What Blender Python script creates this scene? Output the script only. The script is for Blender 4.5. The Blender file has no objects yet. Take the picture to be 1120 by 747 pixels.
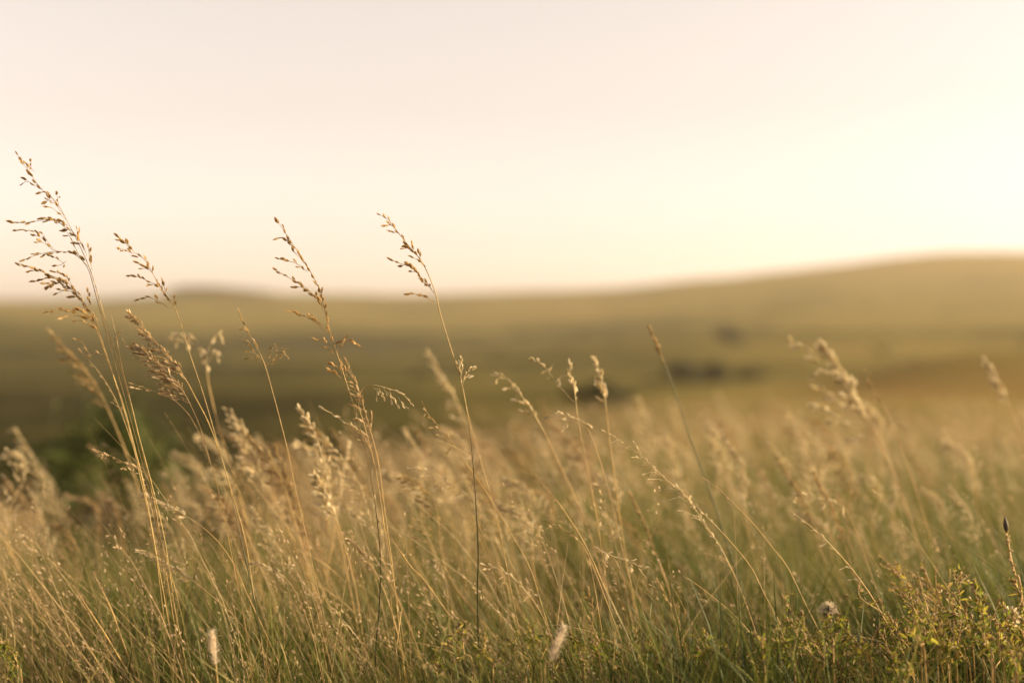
import bpy, math, random
import numpy as np
from mathutils import Vector, Matrix

sc = bpy.context.scene
col = sc.collection
R = math.radians
rng = np.random.default_rng(7)
rnd = random.Random(11)
hrnd = random.Random(5)

# ------------------------------------------------------------------ camera and light
EYE = 0.75                      # camera height above the ground underfoot
F = 1120 * 50 / 36              # focal length in photo pixels
HY = 345                        # eye level in the photo
FOCUS = 2.2
cam = bpy.data.cameras.new('camera')
cam.lens = 50; cam.sensor_width = 36
cam.shift_y = -(373.5 - HY) / 1120
cam.clip_start = 0.05; cam.clip_end = 20000
cam.dof.use_dof = True; cam.dof.focus_distance = FOCUS
cam.dof.aperture_fstop = 1.5; cam.dof.aperture_blades = 0
co = bpy.data.objects.new('camera', cam); col.objects.link(co)
co.location = (0, 0, EYE); co.rotation_euler = (R(90), 0, 0)
sc.camera = co

SUN_AZ, SUN_EL = R(88), R(14)   # azimuth to the right of the view, elevation
S = Vector((math.sin(SUN_AZ) * math.cos(SUN_EL), math.cos(SUN_AZ) * math.cos(SUN_EL), math.sin(SUN_EL)))
sun = bpy.data.lights.new('sun', 'SUN'); sun.energy = 5.0; sun.angle = R(0.5); sun.color = (1, 0.78, 0.46)
so = bpy.data.objects.new('sun', sun); col.objects.link(so)
so.rotation_euler = S.to_track_quat('Z', 'Y').to_euler(); so.location = (0, 0, 20)

w = bpy.data.worlds.new('World'); sc.world = w; w.use_nodes = True
nt = w.node_tree; nt.nodes.clear()
sky = nt.nodes.new('ShaderNodeTexSky'); sky.sky_type = 'NISHITA'; sky.sun_disc = False
sky.sun_elevation = SUN_EL; sky.sun_rotation = SUN_AZ
sky.air_density = 1.0; sky.dust_density = 1.2; sky.ozone_density = 0.3; sky.altitude = 0
hsv = nt.nodes.new('ShaderNodeHueSaturation'); hsv.inputs['Saturation'].default_value = 0.13
bg = nt.nodes.new('ShaderNodeBackground'); bg.inputs['Strength'].default_value = 0.103
wo = nt.nodes.new('ShaderNodeOutputWorld')
warm = nt.nodes.new('ShaderNodeMix'); warm.data_type = 'RGBA'; warm.blend_type = 'MULTIPLY'; warm.inputs['Factor'].default_value = 1
warm.inputs['B'].default_value = (1.085, .943, .86, 1)      # the warm white balance of an evening photograph
nt.links.new(sky.outputs[0], hsv.inputs['Color']); nt.links.new(hsv.outputs[0], warm.inputs['A']); nt.links.new(warm.outputs['Result'], bg.inputs[0]); nt.links.new(bg.outputs[0], wo.inputs[0])

vs = sc.view_settings
vs.view_transform = 'Standard'; vs.look = 'None'; vs.gamma = 1; vs.use_curve_mapping = False
vs.exposure = 1.3
sc.render.engine = 'CYCLES'
sc.cycles.use_denoising = True
sc.cycles.max_bounces = 6; sc.cycles.diffuse_bounces = 3; sc.cycles.transmission_bounces = 4
sc.cycles.volume_bounces = 1
sc.cycles.sample_clamp_indirect = 6

# ------------------------------------------------------------------ terrain
def prof(*a): return np.array(a[0::2], float), np.array(a[1::2], float)
FAR = [  # depth, photo row of the ground at photo columns
    (45,   prof(-1600, 590, 0, 560, 200, 552, 420, 512, 650, 452, 760, 447, 900, 445, 1120, 442, 2600, 440)),
    (80,   prof(-1600, 530, 0, 508, 200, 500, 420, 478, 650, 452, 760, 443, 900, 438, 1120, 437, 2600, 430)),
    (105,  prof(-1600, 510, 0, 486, 200, 480, 420, 464, 650, 443, 760, 436, 880, 432, 940, 422, 1000, 412, 1120, 396, 2600, 372)),
    (130,  prof(-1600, 490, 0, 470, 200, 465, 420, 452, 650, 434, 760, 429, 880, 427, 930, 417, 980, 399, 1040, 386, 1120, 377, 1500, 345, 2600, 340)),
    (160,  prof(-1600, 475, 0, 455, 200, 450, 420, 438, 650, 427, 760, 424, 900, 422, 1000, 410, 1120, 392, 2600, 352)),
    (220,  prof(-1600, 450, 0, 430, 200, 428, 420, 422, 650, 418, 760, 417, 900, 410, 1120, 398, 2600, 370)),
    (400,  prof(-1600, 400, 0, 395, 200, 397, 420, 393, 650, 384, 760, 378, 900, 375, 1120, 373, 2600, 360)),
    (520,  prof(-1600, 372, 0, 372, 130, 378, 300, 384, 420, 388, 560, 380, 700, 366, 900, 360, 1120, 356, 2600, 350)),
    (640,  prof(-1600, 368, 0, 371, 200, 380, 420, 386, 650, 372, 760, 364, 900, 356, 1120, 352, 2600, 348)),
    (800,  prof(-1600, 345, 0, 350, 200, 354, 330, 352, 420, 356, 560, 358, 650, 350, 760, 341, 900, 334, 1120, 328, 2600, 320)),
    (950,  prof(-1600, 345, 0, 350, 200, 352, 420, 353, 650, 348, 760, 339, 900, 330, 1120, 320, 2600, 310)),
    (1200, prof(-1600, 331, 0, 335, 200, 333, 420, 335, 560, 331, 650, 327, 760, 317, 900, 306, 1120, 294, 2600, 290)),
    (1500, prof(-1600, 330, 0, 326, 120, 324, 180, 319, 250, 317, 330, 317, 450, 320, 560, 316, 650, 314, 700, 310, 745, 303, 800, 300, 850, 293, 920, 284, 975, 274, 1050, 268, 1120, 269, 1300, 278, 2600, 284)),
    (1750, prof(-1600, 338, 0, 336, 420, 330, 650, 324, 760, 316, 900, 306, 1120, 292, 2600, 300)),
    (2600, prof(-1600, 380, 0, 372, 420, 360, 650, 352, 1120, 340, 2600, 340)),
]
NEAR_D = [0, 2, 4, 8, 16, 28]
SLX = np.array([-1600, 0, 120, 300, 450, 560, 660, 2600], float)
SLV = np.array([.135, .135, .13, .115, .098, .072, .05, .05], float)
def z_knots(xp):
    xp = np.asarray(xp, float)
    s = np.interp(xp, SLX, SLV)
    out = [-(max(d - 2, 0)) * s for d in NEAR_D]
    for d, y in FAR:
        out.append(EYE + d * (HY - np.interp(xp, *y)) / F)
    return np.array(out)
DK = np.array(NEAR_D + [d for d, _ in FAR], float)
def ground(X, Y):
    X = np.atleast_1d(np.asarray(X, float)); Y = np.atleast_1d(np.asarray(Y, float))
    Yc = np.maximum(Y, 0)
    acc = np.zeros_like(Yc); n = 0
    for g in (-.07, 0, .07):
        for gx in (-1, 0, 1):
            xp = 560 + F * X / np.maximum(Yc, 6) + gx * np.interp(Yc, [60, 300], [45, 16])
            zk = z_knots(xp)
            y = np.clip(Yc * (1 + g), 0, 2600)
            i = np.clip(np.searchsorted(DK, y, side='right') - 1, 0, len(DK) - 2)
            t = (y - DK[i]) / (DK[i + 1] - DK[i])
            j = np.arange(len(y))
            acc += zk[i, j] * (1 - t) + zk[i + 1, j] * t; n += 1
    z = acc / n
    z += 0.02 * np.sin(X * 2.1 + 1.3) * np.sin(Y * 1.7) + 0.012 * np.sin(X * 5.3 + Y * 3.1)
    k = np.clip((Yc - 60) / 200, 0, 1)
    z += k * (0.35 * np.sin(X * .031 + Y * .013) + 0.25 * np.sin(X * .07 - Y * .05))
    return z
def gz(x, y): return float(ground(x, y)[0])
def P(x, y, Y): return Vector((Y * (x - 560) / F, Y, EYE + Y * (HY - y) / F))

# ------------------------------------------------------------------ helpers
def mesh_np(name, V, Fq, mat, tint=None, smooth=False, parent=None, base=None):
    V = np.asarray(V, np.float32); Fq = np.asarray(Fq, np.int32)
    if base is not None: V = V - np.asarray(base, np.float32)
    k = Fq.shape[1]
    me = bpy.data.meshes.new(name)
    me.vertices.add(len(V)); me.vertices.foreach_set('co', V.ravel())
    me.loops.add(Fq.size); me.loops.foreach_set('vertex_index', Fq.ravel())
    me.polygons.add(len(Fq))
    me.polygons.foreach_set('loop_start', np.arange(0, Fq.size, k, dtype=np.int32))
    me.polygons.foreach_set('loop_total', np.full(len(Fq), k, np.int32))
    if smooth: me.polygons.foreach_set('use_smooth', np.ones(len(Fq), bool))
    if tint is not None:
        a = me.attributes.new('tint', 'FLOAT', 'POINT'); a.data.foreach_set('value', np.asarray(tint, np.float32))
    me.update(calc_edges=True)
    me.materials.append(mat)
    o = bpy.data.objects.new(name, me); col.objects.link(o)
    if parent: o.parent = parent
    return o

class MB:
    """collects tubes, spindles and leaves as quads of one mesh"""
    def __init__(s): s.v = []; s.f = []; s.t = []
    def add(s, vs, fs, tint=0.5):
        b = len(s.v); s.v += [tuple(v) for v in vs]; s.f += [tuple(i + b for i in f) for f in fs]
        s.t += [tint] * len(vs)
    def tube(s, pts, radii, n=5, tint=0.5):
        m = len(pts)
        if m < 2: return
        if not hasattr(radii, '__len__'): radii = [radii] * m
        vs = []; fs = []
        ref = Vector((0.3, 0.9, 0.1))
        for i, p in enumerate(pts):
            T = (pts[min(i + 1, m - 1)] - pts[max(i - 1, 0)])
            if T.length < 1e-9: T = Vector((0, 0, 1))
            T.normalize()
            A = T.cross(ref); A.normalize(); B = T.cross(A)
            for k in range(n):
                a = 2 * math.pi * k / n
                vs.append(p + (A * math.cos(a) + B * math.sin(a)) * radii[i])
        for i in range(m - 1):
            for k in range(n):
                k2 = (k + 1) % n
                fs.append((i * n + k, i * n + k2, i * n + n + k2, i * n + n + k))
        s.add(vs, fs, tint)
    def spindle(s, p, d, L, W, n=5, tint=0.5):
        d = d.normalized()
        prof = ((0, .22), (.22, .9), (.5, 1), (.78, .5), (1, .05))
        s.tube([p + d * (L * a) for a, _ in prof], [W * .5 * r for _, r in prof], n, tint)
    def spikelet(s, p, d, L, W, tint=0.5):
        d = d.normalized()
        a = d.cross(Vector((rnd.gauss(0, 1), rnd.gauss(0, 1), rnd.gauss(0, 1)))); a.normalize(); b = d.cross(a)
        s.leaf(p, d + a * .14, b, L, W * .95, tint, .55, 0)
        s.leaf(p, d - a * .16, -b, L * .86, W * .9, tint, .55, 0)
        s.leaf(p, d + b * .1, a, L * .95, W * .6, tint, .4, 0)
    def leaf(s, p, d, side, L, W, tint=0.5, fold=.25, droop=.2):
        d = d.normalized(); nrm = d.cross(side); nrm.normalize(); side = side.normalized()
        vs = []; N = 4
        for i in range(N + 1):
            t = i / N; wd = W * .5 * (math.sin(math.pi * (t * .92 + .04)) ** .8)
            c = p + d * (L * t) - Vector((0, 0, 1)) * (droop * L * t * t)
            vs += [c - side * wd + nrm * wd * fold, c, c + side * wd + nrm * wd * fold]
        fs = []
        for i in range(N):
            for k in (0, 1): fs.append((i * 3 + k, i * 3 + k + 1, i * 3 + 4 + k, i * 3 + 3 + k))
        s.add(vs, fs, tint)
    def build(s, name, mat, parent=None, base=None, smooth=True):
        if not s.v: return None
        return mesh_np(name, s.v, s.f, mat, s.t, smooth, parent, base)

def tag(o, label=None, cat=None, group=None, kind=None):
    if label: o['label'] = label
    if cat: o['category'] = cat
    if group: o['group'] = group
    if kind: o['kind'] = kind
    return o
def empty(name, loc):
    o = bpy.data.objects.new(name, None); o.empty_display_size = .05; col.objects.link(o); o.location = loc
    return o
def catmull(pts, n=6):
    if len(pts) < 3: 
        return [pts[0].lerp(pts[-1], i / n) for i in range(n + 1)]
    q = [pts[0] * 2 - pts[1]] + list(pts) + [pts[-1] * 2 - pts[-2]]
    out = []
    for i in range(1, len(q) - 2):
        a, b, c, d = q[i - 1], q[i], q[i + 1], q[i + 2]
        for k in range(n):
            t = k / n
            out.append(.5 * ((2 * b) + (c - a) * t + (2 * a - 5 * b + 4 * c - d) * t * t + (3 * b - a - 3 * c + d) * t ** 3))
    out.append(pts[-1]); return out
def seg_at(pl, t):
    x = t * (len(pl) - 1); i = min(int(x), len(pl) - 2)
    return pl[i].lerp(pl[i + 1], x - i), (pl[min(i + 1, len(pl) - 1)] - pl[i]).normalized()
def rv(): return Vector((rnd.gauss(0, 1), rnd.gauss(0, 1), rnd.gauss(0, 1)))

# ------------------------------------------------------------------ materials
def plant_mat(name, stops, transl=.35, src='tint', rough=.55, gloss=.25, spread=0.0, nscale=None):
    m = bpy.data.materials.new(name); m.use_nodes = True
    n = m.node_tree.nodes; l = m.node_tree.links; n.clear()
    out = n.new('ShaderNodeOutputMaterial')
    ramp = n.new('ShaderNodeValToRGB')
    e = ramp.color_ramp.elements
    while len(e) < len(stops): e.new(.5)
    for i, (p, c) in enumerate(stops): e[i].position = p; e[i].color = (*c, 1)
    if src == 'tint':
        a = n.new('ShaderNodeAttribute'); a.attribute_name = 'tint'; fac = a.outputs['Fac']
    elif src == 'random':
        a = n.new('ShaderNodeObjectInfo'); fac = a.outputs['Random']
    else:                                            # height along the stalk: green at the foot, straw above
        a = n.new('ShaderNodeTexCoord'); sp = n.new('ShaderNodeSeparateXYZ'); l.new(a.outputs['Generated'], sp.inputs[0]); fac = sp.outputs['Z']
    l.new(fac, ramp.inputs[0])
    c = ramp.outputs[0]
    tc = n.new('ShaderNodeTexCoord'); no = n.new('ShaderNodeTexNoise'); no.inputs['Scale'].default_value = nscale or 90; no.inputs['Detail'].default_value = 3
    l.new(tc.outputs['Object'], no.inputs['Vector'])
    mr = n.new('ShaderNodeMapRange'); mr.inputs['From Min'].default_value = .3; mr.inputs['From Max'].default_value = .7
    mr.inputs['To Min'].default_value = .72; mr.inputs['To Max'].default_value = 1.25
    l.new(no.outputs['Fac'], mr.inputs[0])
    mu = n.new('ShaderNodeMix'); mu.data_type = 'RGBA'; mu.blend_type = 'MULTIPLY'; mu.inputs['Factor'].default_value = 1
    l.new(c, mu.inputs['A']); l.new(mr.outputs[0], mu.inputs['B']); c = mu.outputs['Result']
    pb = n.new('ShaderNodeBsdfPrincipled'); pb.inputs['Roughness'].default_value = rough; pb.inputs['Specular IOR Level'].default_value = gloss
    l.new(c, pb.inputs['Base Color'])
    tr = n.new('ShaderNodeBsdfTranslucent'); l.new(c, tr.inputs['Color'])
    mx = n.new('ShaderNodeMixShader'); mx.inputs[0].default_value = transl
    l.new(pb.outputs[0], mx.inputs[1]); l.new(tr.outputs[0], mx.inputs[2]); l.new(mx.outputs[0], out.inputs['Surface'])
    return m

M = {}
M['straw'] = plant_mat('straw stem', [(0, (.10, .105, .03)), (.35, (.22, .165, .05)), (.6, (.46, .30, .10)), (1, (.52, .35, .14))], .30, 'height', gloss=.4)
M['gold'] = plant_mat('golden stem', [(0, (.20, .17, .05)), (.3, (.42, .30, .09)), (1, (.55, .37, .13))], .35, 'height', gloss=.5)
M['green_stem'] = plant_mat('green footed stem', [(0, (.035, .042, .013)), (.52, (.06, .06, .018)), (.74, (.38, .26, .085)), (1, (.46, .31, .12))], .25, 'height', gloss=.4)
M['dark_stem'] = plant_mat('dark green stem', [(0, (.045, .06, .02)), (1, (.12, .11, .04))], .2, 'height')
M['head'] = plant_mat('straw seed head', [(0, (.31, .22, .085)), (.5, (.45, .325, .145)), (1, (.60, .46, .25))], .55)
M['brown_head'] = plant_mat('brown seed head', [(0, (.28, .18, .065)), (.5, (.40, .26, .10)), (1, (.50, .34, .15))], .5)
M['brown_spikelet'] = plant_mat('brown spikelet', [(0, (.38, .245, .09)), (.5, (.54, .365, .15)), (1, (.66, .48, .23))], .6, 'random')
M['pink_head'] = plant_mat('pinkish seed head', [(0, (.37, .255, .12)), (.5, (.51, .37, .19)), (1, (.64, .50, .30))], .55)
M['pale_head'] = plant_mat('pale seed head', [(0, (.54, .44, .24)), (.5, (.66, .55, .34)), (1, (.78, .67, .46))], .6)
M['dry'] = plant_mat('dry grass', [(0, (.13, .12, .035)), (.3, (.28, .20, .08)), (.6, (.42, .29, .13)), (1, (.55, .40, .22))], .38, gloss=.3)
M['dryhead'] = plant_mat('dry grass heads', [(0, (.34, .23, .11)), (.5, (.47, .33, .18)), (1, (.64, .49, .31))], .6)
M['green'] = plant_mat('green grass', [(0, (.045, .06, .011)), (.5, (.115, .13, .022)), (.8, (.20, .19, .036)), (1, (.36, .26, .08))], .38, gloss=.3)
M['weed'] = plant_mat('weed leaves', [(0, (.06, .09, .015)), (.45, (.18, .20, .025)), (.75, (.38, .33, .045)), (1, (.46, .28, .07))], .55)
M['shrub'] = plant_mat('shrub leaves', [(0, (.042, .054, .012)), (.6, (.075, .09, .02)), (1, (.13, .135, .03))], .4)
M['treeleaf'] = plant_mat('tree leaves', [(0, (.045, .045, .016)), (1, (.09, .08, .028))], .25, nscale=3)
M['bark'] = plant_mat('bark', [(0, (.12, .08, .05)), (1, (.18, .13, .08))], 0, nscale=8)
M['fluff'] = plant_mat('white fluff', [(0, (.72, .62, .48)), (1, (.90, .82, .68))], .7)
M['budm'] = plant_mat('dark bud', [(0, (.05, .035, .02)), (1, (.10, .07, .03))], .1)

def terrain_mat():
    m = bpy.data.materials.new('grassland'); m.use_nodes = True
    n = m.node_tree.nodes; l = m.node_tree.links
    pb = n['Principled BSDF']; pb.inputs['Roughness'].default_value = 1; pb.inputs['Specular IOR Level'].default_value = 0
    tc = n.new('ShaderNodeTexCoord')
    def noise(scale, detail=4, stretch=(1, 1, 1)):
        mp = n.new('ShaderNodeMapping'); mp.inputs['Scale'].default_value = stretch
        no = n.new('ShaderNodeTexNoise'); no.inputs['Scale'].default_value = scale; no.inputs['Detail'].default_value = detail
        l.new(tc.outputs['Object'], mp.inputs[0]); l.new(mp.outputs[0], no.inputs['Vector']); return no.outputs['Fac']
    a = n.new('ShaderNodeAttribute'); a.attribute_name = 'tint'     # ground tone from dark olive to straw and russet
    r = n.new('ShaderNodeValToRGB'); e = r.color_ramp.elements; e.new(.33); e.new(.66)
    for i, (p, c) in enumerate([(0, (.028, .026, .010)), (.33, (.094, .080, .025)), (.66, (.205, .158, .050)), (1, (.205, .125, .046))]):
        e[i].position = p; e[i].color = (*c, 1)
    def scaled(fac, amp):
        mr = n.new('ShaderNodeMapRange'); mr.inputs['From Min'].default_value = .3; mr.inputs['From Max'].default_value = .7
        mr.inputs['To Min'].default_value = -amp; mr.inputs['To Max'].default_value = amp; mr.clamp = False
        l.new(fac, mr.inputs[0]); return mr.outputs[0]
    v = a.outputs['Fac']
    for fac in (scaled(noise(.0045, 4, (.35, 1, 1)), .24), scaled(noise(.016, 5, (.5, 1, 1)), .24), scaled(noise(.09, 4), .16), scaled(noise(2.5, 4), .06)):
        ad = n.new('ShaderNodeMath'); ad.operation = 'ADD'; l.new(v, ad.inputs[0]); l.new(fac, ad.inputs[1]); v = ad.outputs[0]
    l.new(v, r.inputs[0]); l.new(r.outputs[0], pb.inputs['Base Color'])
    return m

# ground sheet: rows of growing depth, columns fanning out with the distance
rows = np.concatenate([np.arange(-12, 12, .3), np.geomspace(12, 2600, 150)])
us = np.linspace(-1.5, 1.5, 181)
Yg = np.repeat(rows[:, None], len(us), 1)
Xg = us[None, :] * np.sqrt(np.maximum(Yg, 0) ** 2 + 18 ** 2) * np.where(Yg > 400, 1, 1)
Zg = ground(Xg.ravel(), Yg.ravel()).reshape(Xg.shape)
V = np.stack([Xg, Yg, Zg], -1).reshape(-1, 3)
nr, nc = Xg.shape
ii = (np.arange(nr - 1)[:, None] * nc + np.arange(nc - 1)[None, :]).ravel()
Fq = np.stack([ii, ii + 1, ii + nc + 1, ii + nc], -1)
# tone of the cover, darker at the left: 0 dark olive, .66 straw, 1 russet
XP = 560 + F * Xg / np.maximum(Yg, 6)
def cover(xp, Y):
    ks = [0, 20, 45, 70, 130, 160, 220, 400, 700, 1000, 1300, 1500, 2600]
    Ls = [.40, .42, .28, .12, .10, .12, .14, .16, .24, .52, .45, .40, .4]
    Ms = [.55, .62, .62, .50, .42, .40, .36, .30, .34, .62, .56, .52, .5]
    Rs = [.60, .68, .70, .80, .95, .85, .55, .52, .56, .66, .64, .62, .6]
    l = np.interp(Y, ks, Ls); m = np.interp(Y, ks, Ms); r = np.interp(Y, ks, Rs)
    t = np.clip((xp - 180) / 380, 0, 1); t2 = np.clip((xp - 680) / 320, 0, 1)
    sm = lambda q: q * q * (3 - 2 * q)
    return (l * (1 - sm(t)) + m * sm(t)) * (1 - sm(t2)) + r * sm(t2)
tint = cover(XP, Yg).ravel()
g = mesh_np('ground', V, Fq, terrain_mat(), tint, True)
tag(g, 'grassy ground falling from the meadow into a valley and rising to far hills', 'ground', kind='structure')

# ------------------------------------------------------------------ grass nobody could count
def fan(n, y0, y1, power=1.0, xm=.46, xpad=.42):
    t = rng.random(n)
    if power == 0: Y = y0 * (y1 / y0) ** t
    else: Y = (y0 ** power + t * (y1 ** power - y0 ** power)) ** (1 / power)
    X = (rng.random(n) * 2 - 1) * (xm * Y + xpad)
    return X, Y
def blades(X, Y, H, lx, ly, curl, W, nseg=5, tint=None, az=None):
    n = len(X); Z = ground(X, Y) - .01
    t = np.linspace(0, 1, nseg + 1)
    up = (1 - .25 * (np.hypot(lx, ly) / H) ** 2)
    cx = X[:, None] + lx[:, None] * ((1 - curl[:, None]) * t + curl[:, None] * t ** 2.4)
    cy = Y[:, None] + ly[:, None] * ((1 - curl[:, None]) * t + curl[:, None] * t ** 2.4)
    cz = Z[:, None] + H[:, None] * (t - .12 * curl[:, None] * t ** 3) * np.clip(up, .5, 1)[:, None]
    if az is None: az = rng.random(n) * math.pi
    wd = W[:, None] * .5 * (1 - .85 * t ** 2)
    sx = np.cos(az)[:, None] * wd; sy = np.sin(az)[:, None] * wd
    Vv = np.stack([np.stack([cx - sx, cy - sy, cz], -1), np.stack([cx + sx, cy + sy, cz], -1)], 2)   # n, seg+1, 2, 3
    m = (nseg + 1) * 2
    b = (np.arange(n) * m)[:, None] + (np.arange(nseg) * 2)[None, :]
    Fv = np.stack([b, b + 1, b + 3, b + 2], -1).reshape(-1, 4)
    if tint is None: tint = rng.random(n)
    return Vv.reshape(-1, 3), Fv, np.repeat(tint, m), (cx, cy, cz)
def heads(curve, K, t0, spread, L, W, tint, windx=-.6):
    """diamond spikelets round the top of every curve"""
    cx, cy, cz = curve; n, m = cx.shape
    t = t0[:, None] + (1 - t0[:, None]) * rng.random((n, K)) ** .9
    x = t * (m - 1); i = np.minimum(x.astype(int), m - 2); f = x - i; r = np.arange(n)[:, None]
    def at(c): return c[r, i] * (1 - f) + c[r, i + 1] * f
    C = np.stack([at(cx), at(cy), at(cz)], -1)
    wid = spread[:, None] * np.sin(np.pi * np.clip((t - t0[:, None]) / (1 - t0[:, None]) * .85 + .12, 0, 1))
    off = rng.normal(size=(n, K, 3)) * np.array([1, 1, .6]); off[..., 0] += windx
    C = C + off * wid[..., None] * .6
    D = rng.normal(size=(n, K, 3)) * .55 + np.array([-.6, 0, .75]); D /= np.linalg.norm(D, axis=-1, keepdims=True)
    Sd = np.cross(D, rng.normal(size=(n, K, 3))); Sd /= np.linalg.norm(Sd, axis=-1, keepdims=True)
    L = (L[:, None] * (.7 + .6 * rng.random((n, K))))[..., None]; W = (W[:, None] * (.7 + .6 * rng.random((n, K))))[..., None]
    q = np.stack([C - D * L * .5, C + Sd * W * .5, C + D * L * .5, C - Sd * W * .5], 2).reshape(-1, 3)
    fq = np.arange(n * K * 4).reshape(-1, 4)
    return q, fq, np.repeat(np.clip(tint[:, None] + rng.normal(size=(n, K)) * .15, 0, 1).ravel(), 4)

def join(lst):
    Vs, Fs, Ts = [], [], []; b = 0
    for v, f, t in lst:
        Vs.append(v); Fs.append(f + b); Ts.append(t); b += len(v)
    return np.concatenate(Vs), np.concatenate(Fs), np.concatenate(Ts)

# dry stems leaning with the wind, from the focal plane back to 9 m
def dry_field(n, y0, y1, power, hmin, hmax, wmin, wmax, hf, K, nseg=6, ssz=1.0, spread=1.0, dryness=.42):
    X, Y = fan(n, y0, y1, power)
    xp = 560 + F * X / Y
    patch = np.sin(X * 2.3 + 1) * np.sin(Y * 1.9 + .5) + .6 * np.sin(X * 5.1 - Y * 2.2)
    keep = rng.random(n) < np.clip(.72 + .35 * patch, .12, 1)
    keep &= ~((xp > 760) & (Y < 2.6) & (rng.random(n) < .8))          # the leafy weeds have the right corner to themselves
    keep &= ~((np.abs(xp - 560) < 70) & (Y < 2.5) & (rng.random(n) < .6))
    keep &= ~((np.abs(xp - 200) < 130) & (Y > 2.7) & (rng.random(n) < .6))
    big = np.sin(X * .55 + .7) * np.sin(Y * .31 + 1.2) + .7 * np.sin(X * .23 - Y * .17 + 2)
    keep &= ~((Y > 9) & (rng.random(n) > np.clip(.62 + .5 * big, .08, 1) * np.clip((54 - Y) / 22, .1, 1)))
    keep &= ~((xp > 620) & (Y > 2.5) & (Y < 7) & (rng.random(n) < .45))
    X, Y, xp = X[keep], Y[keep], xp[keep]; n = len(X)
    H = hmin + (hmax - hmin) * rng.random(n) ** 1.6
    H *= np.where(xp > 650, .9, 1)
    lx = -H * (.12 + .62 * rng.random(n) ** 1.2) + rng.normal(size=n) * .05
    ly = rng.normal(size=n) * .10 * H
    curl = .35 + .6 * rng.random(n)
    W = wmin + (wmax - wmin) * rng.random(n)
    tt = np.clip(rng.normal(size=n) * .25 + dryness, 0, 1)
    v, f, t, c = blades(X, Y, H, lx, ly, curl, W, nseg, tt)
    parts = [(v, f, t)]
    sel = np.where(rng.random(n) < hf)[0]
    cs = tuple(a[sel] for a in c); m = len(sel)
    hv = heads(cs, K, .58 + .2 * rng.random(m), spread * (.008 + .022 * rng.random(m) ** 2), ssz * (.006 + .003 * rng.random(m)), ssz * (.0022 + .0012 * rng.random(m)), np.clip(tt[sel] + .1, 0, 1))
    return parts, hv
pa, ha = dry_field(5600, 2.05, 9.0, 0, .30, .74, .0011, .0024, .35, 20)
pd, hd = dry_field(2800, 3.2, 14.0, .5, .42, .76, .0014, .0026, 1, 34, 6, 1.35, 1.5)
pb_, hb = dry_field(2900, 2.0, 3.2, 1, .22, .50, .0009, .0020, .2, 14)
pc, hc = dry_field(24000, 8.0, 56.0, 1.1, .28, .64, .004, .008, .45, 12, 4, 3.2, 1.8, .22)
# fine dead stems crossing at all angles in the plane of focus
X, Y = fan(5000, 2.0, 3.6, 1); n = len(X); xp = 560 + F * X / Y
k = ~((xp > 700) & (rng.random(n) < .6)) & ~((np.abs(xp - 555) < 75) & (Y < 2.6) & (rng.random(n) < .7)); X, Y = X[k], Y[k]; n = len(X)
H = .16 + .42 * rng.random(n) ** 1.4
fine = blades(X, Y, H, H * rng.normal(-.35, .5, n), H * rng.normal(0, .3, n), .3 + .7 * rng.random(n), .0006 + .0009 * rng.random(n), 6, np.clip(rng.normal(.55, .22, n), 0, 1))
sel = np.where(rng.random(n) < .3)[0]
hf = heads(tuple(a[sel] for a in fine[3]), 14, .55 + .2 * rng.random(len(sel)), .004 + .012 * rng.random(len(sel)), .005 + .002 * rng.random(len(sel)), .0018 + .001 * rng.random(len(sel)), np.clip(rng.normal(.55, .2, len(sel)), 0, 1))
V, Fq, T = join(pa + pb_ + pc + pd + [fine[:3]])
tag(mesh_np('dry_grass', V, Fq, M['dry'], T), 'dense dry tan grass leaning left all over the meadow', 'grass', kind='stuff')
V, Fq, T = join([ha, hb, hc, hd, hf])
tag(mesh_np('grass_seed', V, Fq, M['dryhead'], T), 'haze of pale seeds on the dry meadow grass', 'grass seed', kind='stuff')

# green blades low down
def green_field(n, y0, y1, power, hmax, right=False):
    X, Y = fan(n, y0, y1, power)
    patch = np.sin(X * 4.3 + .4) * np.sin(Y * 3.7 + 1.1) + .5 * np.sin(X * 9.1 + Y * 5.2)
    keep = rng.random(n) < np.clip(.7 + .4 * patch, .1, 1)
    X, Y, patch = X[keep], Y[keep], patch[keep]; n = len(X)
    lim = np.clip(EYE - .262 * Y - ground(X, Y) + .0, .06, 9)
    H = hmax * (.45 + .55 * rng.random(n)) * np.clip(1 + .18 * patch, .6, 1.3)
    H = np.where(Y < 1.95, np.minimum(H, lim * .8), H)
    lx = rng.normal(size=n) * .30 * H - .12 * H; ly = rng.normal(size=n) * .28 * H
    return blades(X, Y, H, lx, ly, .4 + .6 * rng.random(n), .0018 + .0032 * rng.random(n), 5, np.clip(rng.normal(size=n) * .27 + .48 - .2 * patch, 0, 1))[:3]
V, Fq, T = join([green_field(10000, .35, 2.0, 1, .30), green_field(26000, 1.95, 3.4, 1, .375), green_field(28000, 3.3, 12, 0, .42)])
tag(mesh_np('green_grass', V, Fq, M['green'], T), 'short green grass blades along the foot of the dry grass', 'grass', kind='stuff')

# ------------------------------------------------------------------ hand placed stalks
spk_me = []
for k in range(4):
    b = MB(); b.spikelet(Vector((0, 0, 0)), Vector((0, 0, 1)), 1.0, .42 + .06 * (k % 3), .5)
    if k % 2: b.tube([Vector((0, 0, .9)), Vector((.06, .03, 1.35))], [.015, .006], 3)
    o = b.build('spikelet', M['brown_spikelet']); spk_me.append(o.data); bpy.data.objects.remove(o)

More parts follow.
